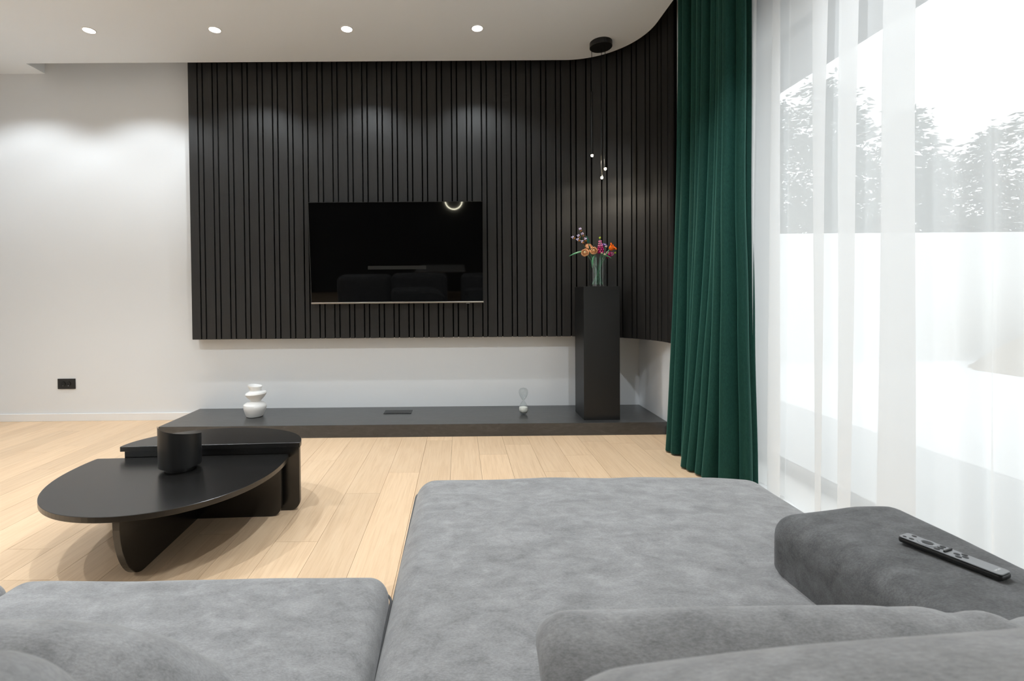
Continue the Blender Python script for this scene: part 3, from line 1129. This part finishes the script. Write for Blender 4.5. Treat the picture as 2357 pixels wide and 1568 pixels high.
DAISY = ['small cream flower just above the vase rim below the lupin', 'small cream flower leaning between the lupin and the aster', 'small cream flower low beside the sideways lupin', 'small cream flower beside the vase rim in front']
for (px_, py_, dy, lb, ft) in [(1381.5, 586.5, -0.05, DAISY[0], (-0.01, -0.03)), (1391, 572, -0.055, DAISY[1], (-0.035, -0.03)), (1395.5, 586, -0.05, DAISY[2], (-0.05, 0.0)), (1387, 590, -0.06, DAISY[3], (0.01, -0.03))]:
    tip = bouquet_pt(px_, py_, dy)
    e = flower('small_flower', lb, tip)
    stem_to(e, tip, *ft, r_=0.0020)
    for k in range(5):
        an = 2 * PI * k / 5
        obj('petal', petal(tip, Vector((math.cos(an) * 0.6, -0.4 + 0.2 * math.sin(an), 0.6 + 0.6 * math.sin(an))), 0.013, 0.008, 0.004), 'petal_white', e, True)
    obj('flower_heart', ellipsoid(tip + Vector((0, -0.004, 0.006)), 0.004, 0.004, 0.004, 8, 6), 'brown_orange', e, True)


def blade(pts, wd, th=0.002):
    """a tapering leaf along a list of points."""
    pts = [Vector(p) for p in pts]
    vs, fs = [], []
    k = len(pts)
    for i_, p in enumerate(pts):
        t_ = (pts[min(i_ + 1, k - 1)] - pts[max(i_ - 1, 0)]).normalized()
        sd = t_.cross(Vector((0, -1, 0.35))).normalized()
        nn = sd.cross(t_).normalized()
        ww = wd * (math.sin(PI * (0.12 + 0.86 * i_ / (k - 1))) ** 0.8) * 0.5 + 0.0005
        vs += [p - sd * ww, p + nn * (th + ww * 0.15), p + sd * ww, p - nn * th * 0.4]
    for i_ in range(k - 1):
        for j in range(4):
            j2 = (j + 1) % 4
            fs.append((i_ * 4 + j, i_ * 4 + j2, (i_ + 1) * 4 + j2, (i_ + 1) * 4 + j))
    fs += [(3, 2, 1, 0), tuple(range((k - 1) * 4, k * 4))]
    return vs, fs


def leaf(label, p0, p1, p2, wd, material, foot=None):
    e_ = flower('leaf_spray', label, p2)
    e_['category'] = 'leaf'
    if foot is not None:
        stem_to(e_, p0, *foot, r_=0.0013)
    obj('leaf_blade', blade(bez(p0, p1, p2, 12), wd), material, e_, True)


rim = Vector((GX, GY, GZ + 0.235))
leaf('long pale green leaf reaching out sideways past the peach roses', bouquet_pt(1345, 580, -0.02), bouquet_pt(1326, 582, -0.04), bouquet_pt(1308, 592, -0.05), 0.013, 'leaf_green', (0.04, 0.02))
leaf('thin green leaf hanging down outside the vase', bouquet_pt(1364, 592, -0.07), bouquet_pt(1357, 597, -0.085), bouquet_pt(1357, 619, -0.085), 0.011, 'leaf_green', (0.03, -0.02))
leaf('short green leaf drooping over the vase rim below the poppy', bouquet_pt(1386, 591, -0.05), bouquet_pt(1394, 590, -0.06), bouquet_pt(1402.5, 598, -0.06), 0.010, 'leaf_green', (0.0, -0.04))
leaf('tall dark green leaf standing behind the roses', bouquet_pt(1358, 566, 0.03), bouquet_pt(1358, 556, 0.03), bouquet_pt(1352, 543, 0.03), 0.024, 'dark_green', (0.02, 0.04))
leaf('small dark green leaf among the lilac sprig', bouquet_pt(1342, 557, 0.02), bouquet_pt(1341, 550, 0.02), bouquet_pt(1338, 543, 0.02), 0.014, 'dark_green', (0.01, 0.05))
leaf('narrow olive leaf between the two front roses', bouquet_pt(1355, 578, -0.07), bouquet_pt(1352, 573, -0.075), bouquet_pt(1350.5, 566, -0.075), 0.012, 'dark_green', (-0.02, 0.05))
leaf('green blade standing across the vase rim beside the cream flowers', bouquet_pt(1388, 592, -0.06), bouquet_pt(1394, 582, -0.06), bouquet_pt(1399, 577, -0.06), 0.008, 'leaf_green', (0.03, 0.03))

# ------------------------------------------------------------------ green velvet curtain
def curtain_mesh(path_fn, nu, zs):
    vs, fs = [], []
    for z in zs:
        for i_ in range(nu + 1):
            vs.append(path_fn(i_ / nu, z))
    k = nu + 1
    for j in range(len(zs) - 1):
        for i_ in range(nu):
            fs.append((j * k + i_, j * k + i_ + 1, (j + 1) * k + i_ + 1, (j + 1) * k + i_))
    return vs, fs


def velvet_path(u, z):
    n_f = 10.5
    d = 1.0 - z / 3.33                        # 0 at the top, 1 at the floor
    flare = d ** 2.2
    y = 3.365 - (0.575 + 0.03 * d) * u - 0.05 * flare * u
    ph = 2 * PI * n_f * u + 0.5 * math.sin(3.1 * u * 2 * PI) + 0.25 * math.sin(2.0 * d + 9 * u)
    amp = 0.070 + 0.022 * math.sin(5.0 * u * PI + 0.7) + 0.020 * flare
    amp *= 1.0 - 0.65 * max(0.0, (u - 0.90) / 0.10)
    x_ = 1.625 + 0.045 * u - amp * math.sin(ph) - flare * (0.075 + 0.105 * math.exp(-((u - 0.62) / 0.2) ** 2) - 0.03 * u)
    y += 0.020 * math.sin(2 * ph + 0.6) + 0.012 * math.cos(ph) + 0.012 * d * noise.noise(Vector((u * 9, z * 1.1, 1.0)))
    x_ += 0.012 * d * noise.noise(Vector((u * 7, z * 1.3, 5.0)))
    if u > 0.80 and z < 1.5:                  # hem kicks out at the leading edge
        x_ += 0.040 * (u - 0.80) / 0.20 * (1.5 - z) / 1.5
        y -= 0.010 * (u - 0.80) / 0.20 * (1.5 - z) / 1.5
    return Vector((x_, y, z))


zs = [0.012, 0.02, 0.05, 0.1] + [0.2 + 3.13 * k / 30 for k in range(31)]
vc = obj('velvet_curtain', curtain_mesh(velvet_path, 420, zs), 'velvet', None, True)
sol = vc.modifiers.new('cloth_thickness', 'SOLIDIFY'); sol.thickness = 0.003; sol.offset = 0
tag(vc, 'dark green velvet curtain hanging in tight folds beside the window', 'curtain')

# ------------------------------------------------------------------ white sheer curtain
# plan path: (y, x) knots from the far end towards the camera; doubling back makes dense pleats
knots = [(3.40, 1.86), (3.30, 1.90), (3.12, 1.84), (2.86, 1.84), (2.94, 1.86), (2.80, 1.885), (2.62, 1.83), (2.74, 1.855), (2.64, 1.885),
         (2.60, 1.875), (2.39, 1.855),
         (2.28, 1.82), (2.40, 1.85), (2.27, 1.875), (2.12, 1.835), (2.25, 1.86), (2.10, 1.885),
         (2.00, 1.86), (1.83, 1.82), (2.01, 1.85), (1.85, 1.88), (1.76, 1.87), (1.70, 1.845), (1.63, 1.88), (1.575, 1.845), (1.52, 1.88), (1.43, 1.85), (1.30, 1.83), (1.42, 1.86), (1.28, 1.88)]
y = 1.28
random.seed(3)
while y > -2.5:
    knots += [(y - 0.12, 1.83), (y - 0.02, 1.86), (y - 0.14, 1.885), (y - 0.30, 1.86)]
    y -= 0.30


def catmull(ps, per=6):
    outp = []
    for i_ in range(len(ps) - 1):
        p0 = ps[max(i_ - 1, 0)]; p1 = ps[i_]; p2 = ps[i_ + 1]; p3 = ps[min(i_ + 2, len(ps) - 1)]
        for k in range(per):
            t_ = k / per
            outp.append(tuple(0.5 * ((2 * p1[a_]) + (-p0[a_] + p2[a_]) * t_ + (2 * p0[a_] - 5 * p1[a_] + 4 * p2[a_] - p3[a_]) * t_ ** 2 + (-p0[a_] + 3 * p1[a_] - 3 * p2[a_] + p3[a_]) * t_ ** 3) for a_ in (0, 1)))
    outp.append(ps[-1])
    return outp


knots = [(y_ * 0.964, 1.725 + (x_ - 1.86) * 0.8 + (0.07 if y_ > 2.97 else 0.0)) for y_, x_ in knots]
sheer_pts = catmull(knots, 7)


def sheer_path(u, z):
    i_ = min(int(u * (len(sheer_pts) - 1) + 0.5), len(sheer_pts) - 1)
    y_, x_ = sheer_pts[i_]
    d = 1.0 - z / 3.33
    # pleats drift a little on their way down
    y_ += (0.035 * math.sin(y_ * 9.0 + x_ * 60.0) * (d - 0.45)) + 0.010 * noise.noise(Vector((y_ * 4, z * 0.8, 2)))
    x_ += (x_ - 1.725) * 0.30 * d + 0.006 * noise.noise(Vector((y_ * 6, z * 0.9, 7)))
    return Vector((x_, y_, z))


zs = [0.012 + 3.31 * k / 24 for k in range(25)]
sc_ = obj('sheer_curtain', curtain_mesh(sheer_path, len(sheer_pts) - 1, zs), 'voile', None, True)
tag(sc_, 'white translucent voile curtain covering the window', 'curtain')
tr_ = obj('curtain_rail', bbox(1.60, 1.72, -2.5, 3.5, 3.33, 3.36, 0.002), 'white_metal')
tag(tr_, 'white double curtain rail hidden in the ceiling slot', 'curtain rail')

# ------------------------------------------------------------------ window and outdoors
wd_ = tag(obj('window_1', join(box(XW, XW + 0.07, YJ - 0.01, YJ + 0.06, -0.03, ZH), box(XW, XW + 0.07, -2.6, YJ, ZH - 0.07, ZH), box(XW, XW + 0.07, -2.6, YJ, -0.03, 0.06), box(XW, XW + 0.07, -2.6, -2.53, 0.06, ZH - 0.07)), 'frame_dark'),
           'tall dark framed window wall behind the sheer curtain', kind='structure')
for ym in (0.75, -1.0):
    obj('mullion', box(XW, XW + 0.07, ym - 0.035, ym + 0.035, 0.06, ZH - 0.07), 'frame_dark', wd_)
for (ya, yb) in ((0.785, YJ - 0.01), (-0.965, 0.715), (-2.53, -1.035)):
    obj('pane', box(XW + 0.03, XW + 0.036, ya, yb, 0.06, ZH - 0.07), 'pane', wd_)

w2_ = tag(obj('fill_window', join(box(XL - 0.12, XL - 0.06, -3.6, -3.53, -0.03, 2.65), box(XL - 0.12, XL - 0.06, -1.07, -1.0, -0.03, 2.65), box(XL - 0.12, XL - 0.06, -3.53, -1.07, 2.58, 2.65), box(XL - 0.12, XL - 0.06, -3.53, -1.07, -0.03, 0.05)), 'frame_dark'),
          'unseen window added behind the camera for fill daylight', kind='structure')  # invented opening, lets neutral daylight fill the room
obj('pane', box(XL - 0.095, XL - 0.089, -3.53, -1.07, 0.05, 2.58), 'pane', w2_)
tag(obj('bounce_ground', box(-40, XL - 0.2, -40, 30, -0.6, -0.12), 'snow'), 'unseen snow plane added to bounce daylight through the fill window', kind='structure')  # added with the fill window, throws sky light up at the ceiling
ev = tag(obj('roof_eave', box(XW + 0.15, 2.96, -4.0, 9.0, 2.985, 3.10), 'eave'), 'dark roof overhang outside the window', kind='structure')
for k in range(5):
    xa = XW + 0.15 + k * 0.156
    obj('soffit_board', box(xa + 0.004, xa + 0.152, -4.0, 9.0, 2.965, 2.985), 'eave', ev)
obj('fascia', box(2.935, 2.965, -4.0, 9.0, 2.95, 3.14), 'eave', ev)
tag(obj('window_sill_1', bbox(1.66, XW + 0.03, -2.6, YJ + 0.06, 0.0, 0.006, 0.001), 'base'), 'flat white sill strip on the floor under the sheer curtain', kind='structure')
tag(obj('ground_garden', box(XW + 0.15, 60, -30, 70, -0.6, -0.12), 'snow'), 'snow covered garden ground', kind='structure')
te = tag(obj('terrace_paving', box(XW + 0.16, 3.6, -4, 7.0, -0.12, -0.10), 'terrace'), 'pale paved terrace strip outside the window', kind='structure')
tag(obj('garden_wall', box(3.2, 40, 8.41, 8.60, -0.12, 2.155), 'render_wall'), 'white rendered garden wall behind the window', kind='structure')
# earth mound in front of the garden wall
vs, fs = [], []
NM = 26
for j in range(NM + 1):
    for i_ in range(NM + 1):
        u, v2 = i_ / NM * 2 - 1, j / NM * 2 - 1
        rr = math.hypot(u, v2)
        h_ = max(0.0, 1 - rr) ** 0.9 * 1.5 * (1 + 0.25 * noise.noise(Vector((u * 2.5, v2 * 2.5, 0))))
        vs.append(Vector((10.1 + u * 2.1, 7.1 + v2 * 1.25, -0.14 + h_)))
for j in range(NM):
    for i_ in range(NM):
        a_ = j * (NM + 1) + i_
        fs.append((a_, a_ + 1, a_ + NM + 2, a_ + NM + 1))
tag(obj('earth_mound', (vs, fs), 'mound', None, True), 'pale earth mound in front of the white garden wall', 'mound')


def conifer(name, label, x_, y_, h_, rad, seed, material, bare=0.15):
    rnd = random.Random(seed)
    e_ = empty(name, (x_, y_, -0.12), label, 'tree', 'trees behind the garden wall')
    obj('trunk', tube([(x_, y_, -0.12), (x_ + 0.1, y_, h_ * 0.5), (x_, y_, h_ * 0.97)], [0.20, 0.12, 0.02], 8), 'bark', e_, True)
    vs, fs = [], []
    tw = []
    n_b = int(h_ * 17)
    for b in range(n_b):
        t_ = bare + (1 - bare) * b / n_b
        z = h_ * t_
        L = rad * (1 - t_) ** 0.62 * rnd.uniform(0.6, 1.15) + 0.12
        an = rnd.uniform(0, 2 * PI)
        dr = Vector((math.cos(an), math.sin(an), rnd.uniform(-0.30, 0.15)))
        p0 = Vector((x_, y_, z))
        p1 = p0 + dr * L + Vector((0, 0, -0.10 * L))
        tw.append(tube([p0, (p0 + p1) / 2 + Vector((0, 0, 0.05 * L)), p1], [0.02, 0.012, 0.004], 4))
        n_t = int(20 + L * 44)
        for k in range(n_t):
            s_ = (k + rnd.random()) / n_t
            c = p0 + (p1 - p0) * s_ + Vector((rnd.gauss(0, 0.13), rnd.gauss(0, 0.13), rnd.gauss(0, 0.11)))
            ln = rnd.uniform(0.07, 0.19)
            d = (dr + Vector((rnd.uniform(-0.9, 0.9), rnd.uniform(-0.9, 0.9), rnd.uniform(-0.5, 0.3)))).normalized()
            sd = d.cross(Vector((rnd.gauss(0, 1), rnd.gauss(0, 1), rnd.gauss(0, 1)))).normalized() * ln * 0.22
            i0 = len(vs)
            vs += [c - sd, c + d * ln, c + sd, c - d * ln * 0.3 + Vector((0, 0, 0.01))]
            fs += [(i0, i0 + 1, i0 + 2, i0 + 3)]
    obj('branches', join(*tw), 'bark', e_)
    fo = obj('foliage', (vs, fs), material, e_)
    fo['kind'] = 'stuff'


TREES = [(8.6, 11.2, 6.1, 1.9, 'dense dark conifer just past the roof overhang', 'needles'), (10.6, 11.4, 5.4, 1.9, 'rounded grey conifer second from the roof overhang', 'needles'),
         (12.4, 11.2, 4.9, 1.8, 'short grey conifer with a low crown behind the garden wall', 'needles'), (15.1, 11.8, 6.6, 2.6, 'tall frosted pine with loose branches at the window edge', 'needles_frost'),
         (13.4, 13.6, 5.0, 2.3, 'small frosted conifer between the tall pine and the short tree', 'needles_frost'), (17.6, 12.6, 7.4, 2.8, 'wide frosted pine furthest along the garden wall', 'needles_frost'),
         (11.0, 13.6, 6.3, 2.3, 'slender grey conifer half hidden behind the rounded one', 'needles'), (8.9, 13.4, 6.4, 2.3, 'grey conifer half hidden behind the dense dark one', 'needles')]
for k, (tx, ty, hh, rd, lb, mt) in enumerate(TREES):
    conifer('conifer_tree', lb, tx, ty, hh, rd, 11 + k, mt)

# ------------------------------------------------------------------ sofa
sofa = empty('sectional_sofa', (-0.1, 0.7, 0.0), 'large grey suede sectional sofa with a chaise end', 'sofa')


def seat(x0, x1, y0, y1, name, zt=0.42, puff=0.018, seed=1, r_=0.055, wr=0.004, post=None):
    o_ = obj(name, cushion(x0, x1, y0, y1, 0.11, zt - puff * 0.55, r_, puff, (80, 80, 16), 0.012, wr, seed, post), 'suede', sofa, True)
    for zz in (0.352,):
        obj('piping', tube(rect_loop(x0 - 0.004, x1 + 0.004, y0, y1 + 0.004, zz, r_ * 0.9), 0.0035, 6, True), 'piping', o_, True)
    return o_


def chaise_post(p, u, v2, w2):
    # the outer front corner sags and the leather-soft edge rolls over
    k = max(0.0, u - 0.35) / 0.65
    f = max(0.0, v2 - 0.4) / 0.6
    p = p.copy()
    dx_, dy_ = p.x - 0.80, p.y - 1.20
    dd = math.hypot(dx_, dy_)
    if dx_ < 0.03 and w2 > 0.5:                 # pull creases running out from the armrest corner
        p.z += 0.007 * math.sin(math.atan2(dy_, -dx_) * 7.0 + 0.6) * math.exp(-(dd / 0.15) ** 2) * min(1.0, dd / 0.05)
    p.z -= 0.012 * (k ** 2) * max(0, w2)
    p.x += 0.012 * (max(0, u) ** 3) * (f ** 3)
    p.y -= 0.02 * (f ** 2) * (abs(u) ** 4)
    return p


seat(-0.168, 1.148, 0.10, 1.865, 'chaise_seat', 0.432, 0.028, 2, 0.07, 0.004, chaise_post)
seat(-1.130, -0.182, 0.10, 1.222, 'seat', 0.424, 0.020, 4, 0.05)
seat(-2.085, -1.140, 0.10, 1.222, 'seat', 0.424, 0.020, 6, 0.05)
obj('plinth', bbox(-2.04, 1.06, 0.14, 1.18, 0.0, 0.12, 0.004), 'plinth', sofa)
obj('chaise_plinth', bbox(-0.10, 1.03, 1.18, 1.76, 0.0, 0.12, 0.004), 'plinth', sofa)


def arm_post(p, u, v2, w2):
    p = p.copy()
    if v2 > 0:
        p.z -= 0.022 * (v2 ** 4) * max(0, -u + 0.2)
    p.z += 0.006 * noise.noise(p * 6)
    return p


def back_post(p, u, v2, w2):
    p = p.copy()
    p.y += 0.035 * (u + 0.7) * max(0.0, w2)
    p.z += 0.014 * (u + 0.6) * max(0.0, w2)
    return p


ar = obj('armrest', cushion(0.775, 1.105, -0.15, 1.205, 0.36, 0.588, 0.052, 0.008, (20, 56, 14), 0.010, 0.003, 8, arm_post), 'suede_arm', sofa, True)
obj('backrest', cushion(0.030, 1.10, -0.02, 0.338, 0.30, 0.898, 0.075, 0.010, (40, 16, 20), 0.008, 0.004, 9, back_post), 'suede', sofa, True)
obj('backrest', cushion(-1.16, -0.218, -0.02, 0.338, 0.30, 0.912, 0.085, 0.010, (40, 16, 20), 0.008, 0.004, 10), 'suede', sofa, True)
obj('backrest', cushion(-2.085, -1.17, -0.02, 0.335, 0.30, 0.892, 0.095, 0.010, (30, 16, 20), 0.008, 0.004, 12), 'suede', sofa, True)


def cush_post_r(p, u, v2, w2):
    p = p.copy()
    k = max(0.0, (0.62 - v2) / 1.62)              # the back rolls away from a ridge near the front
    p.z -= 0.16 * k ** 1.7 * max(0.0, w2)
    kf = max(0.0, (v2 - 0.62) / 0.38)
    p.z -= 0.030 * kf ** 2 * max(0.0, w2)
    # folded creases near the armrest end, drooping free end
    p.z -= 0.030 * max(0, u - 0.2) ** 1.6 * max(0, w2)
    p.z += 0.010 * math.sin(u * 26 + v2 * 3) * max(0, u - 0.25) * max(0, w2)
    p.x += 0.012 * math.sin(w2 * 5 + 1.0) * max(0, -u - 0.8) * 5
    return p


def cush_post_l(p, u, v2, w2):
    p = p.copy()
    kb = max(0.0, (0.5 - v2) / 1.5)
    p.z -= 0.13 * kb ** 1.7 * max(0.0, w2)
    k = max(0.0, (u - 0.30) / 0.70)
    p.z -= 0.120 * k ** 3.0 * max(0.0, w2 + 0.2)
    p.z += 0.004 * math.sin(u * 40 + v2 * 6) * k
    return p


bc = empty('back_cushion', (0.44, 0.52, 0.43), 'grey suede back cushion leaning on the backrest beside the armrest', 'cushion', 'sofa back cushions')
o = obj('cushion_body', cushion(0.108, 0.772, 0.430, 0.640, 0.436, 0.712, 0.030, 0.006, (44, 24, 24), 0.008, 0.004, 14, cush_post_r), 'suede', bc, True)
bl = empty('back_cushion', (-0.70, 0.50, 0.43), 'grey suede back cushion with a rounded drooping end on the plain seat', 'cushion', 'sofa back cushions')
obj('cushion_body', cushion(-1.12, -0.252, 0.385, 0.640, 0.436, 0.722, 0.09, 0.012, (48, 18, 20), 0.012, 0.006, 17, cush_post_l), 'suede', bl, True)

# ------------------------------------------------------------------ remote control on the armrest
RC = Vector((0.9575, 0.922, 0.5965))
d_r = Vector((0.985 - 0.931, 0.852 - 0.9945, 0)).normalized()       # from the top end to the tail end
ang = math.atan2(d_r.y, d_r.x)
RR = Matrix.Rotation(ang, 3, 'Z')
LR, WR, TH = 0.156, 0.036, 0.012
rem = empty('remote_control', (RC.x, RC.y, RC.z), 'slim dark grey remote control lying on the sofa armrest', 'remote')


def rp(g_):
    return [RR @ Vector(v) + RC for v in g_[0]], g_[1]


rl = [(p.x, p.y) for p in rect_loop(-LR / 2, LR / 2, -WR / 2, WR / 2, 0, 0.007, 6)]
obj('shell', rp(bevel(prism(rl, 'z', 0.0, TH - 0.002), 0.003, 2)), 'remote_side', rem, True)
rl = [(p.x, p.y) for p in rect_loop(-LR / 2 + 0.0012, LR / 2 - 0.0012, -WR / 2 + 0.0012, WR / 2 - 0.0012, 0, 0.006, 6)]
obj('face_plate', rp(bevel(prism(rl, 'z', TH - 0.002, TH + 0.0004), 0.0008, 1)), 'remote', rem)
zt_ = TH + 0.0004


def disc(cx_, cy_, r_, h_, name, mt, sx=1.0):
    g_ = lathe([(0, h_), (r_ * 0.86, h_), (r_, h_ * 0.4), (r_, -0.0004)], (0, 0, zt_), 24)
    g_ = ([Vector((v.x * sx + cx_, v.y + cy_, v.z)) for v in g_[0]], g_[1])
    return obj(name, rp(g_), mt, rem, True)


disc(-0.069, -0.010, 0.0032, 0.0006, 'button', 'remote_btn')
disc(-0.058, -0.0085, 0.0042, 0.0006, 'button', 'remote_btn')
disc(-0.062, 0.0095, 0.0042, 0.0006, 'button', 'remote_btn')
nr = obj('navigation_ring', rp(lathe([(0.0095, 0.0002), (0.0100, 0.0010), (0.0150, 0.0010), (0.0158, 0.0)], (-0.036, 0, zt_), 40)), 'remote', rem, True)
disc(-0.036, 0.0, 0.0085, 0.0008, 'select_button', 'remote_btn')
for (bx_, by_) in ((-0.0165, -0.0105), (-0.0155, 0.0), (-0.0165, 0.0105), (0.0150, -0.009), (0.0085, 0.001), (0.0160, 0.0105), (0.0210, 0.001)):
    disc(bx_, by_, 0.0048, 0.0007, 'button', 'remote_btn')
obj('rocker_bar', rp(bbox(-0.0060, -0.0030, -0.0135, 0.0135, zt_, zt_ + 0.0035, 0.0008)), 'remote_side', rem)
lettering('SAMSUNG', 0.0042, 0.00008, (0, 0, ang + R(90)), RR @ Vector((0.0665, 0, zt_ + 0.0001)), rem)

# ------------------------------------------------------------------ kitchen end behind the camera (seen only mirrored in the television)
dt = empty('dining_table', (-0.42, -2.75, 0.0), 'white-topped dining table behind the camera', 'dining table')
obj('table_top', bbox(-0.97, 0.13, -3.62, -1.95, 0.725, 0.750, 0.003), 'base', dt)
for (lx, ly) in ((-0.90, -3.54), (0.06, -3.54), (-0.90, -2.03), (0.06, -2.03)):
    obj('leg', bbox(lx - 0.025, lx + 0.025, ly - 0.025, ly + 0.025, 0.0, 0.725, 0.002), 'black_metal', dt)
rl_ = empty('ring_lamp', (-0.13, YK + 0.04, 2.35), 'glowing ring-shaped wall lamp behind the camera', 'wall lamp')
obj('light_ring', tube([(-0.13 + 0.215 * math.cos(2 * PI * k / 48), YK + 0.045, 2.35 + 0.215 * math.sin(2 * PI * k / 48)) for k in range(48)], 0.008, 8, True), 'led_ring', rl_, True)
for sx in (-1, 1):
    obj('holder', box(-0.13 + sx * 0.215 - 0.006, -0.13 + sx * 0.215 + 0.006, YK, YK + 0.037, 2.344, 2.356), 'black_metal', rl_)
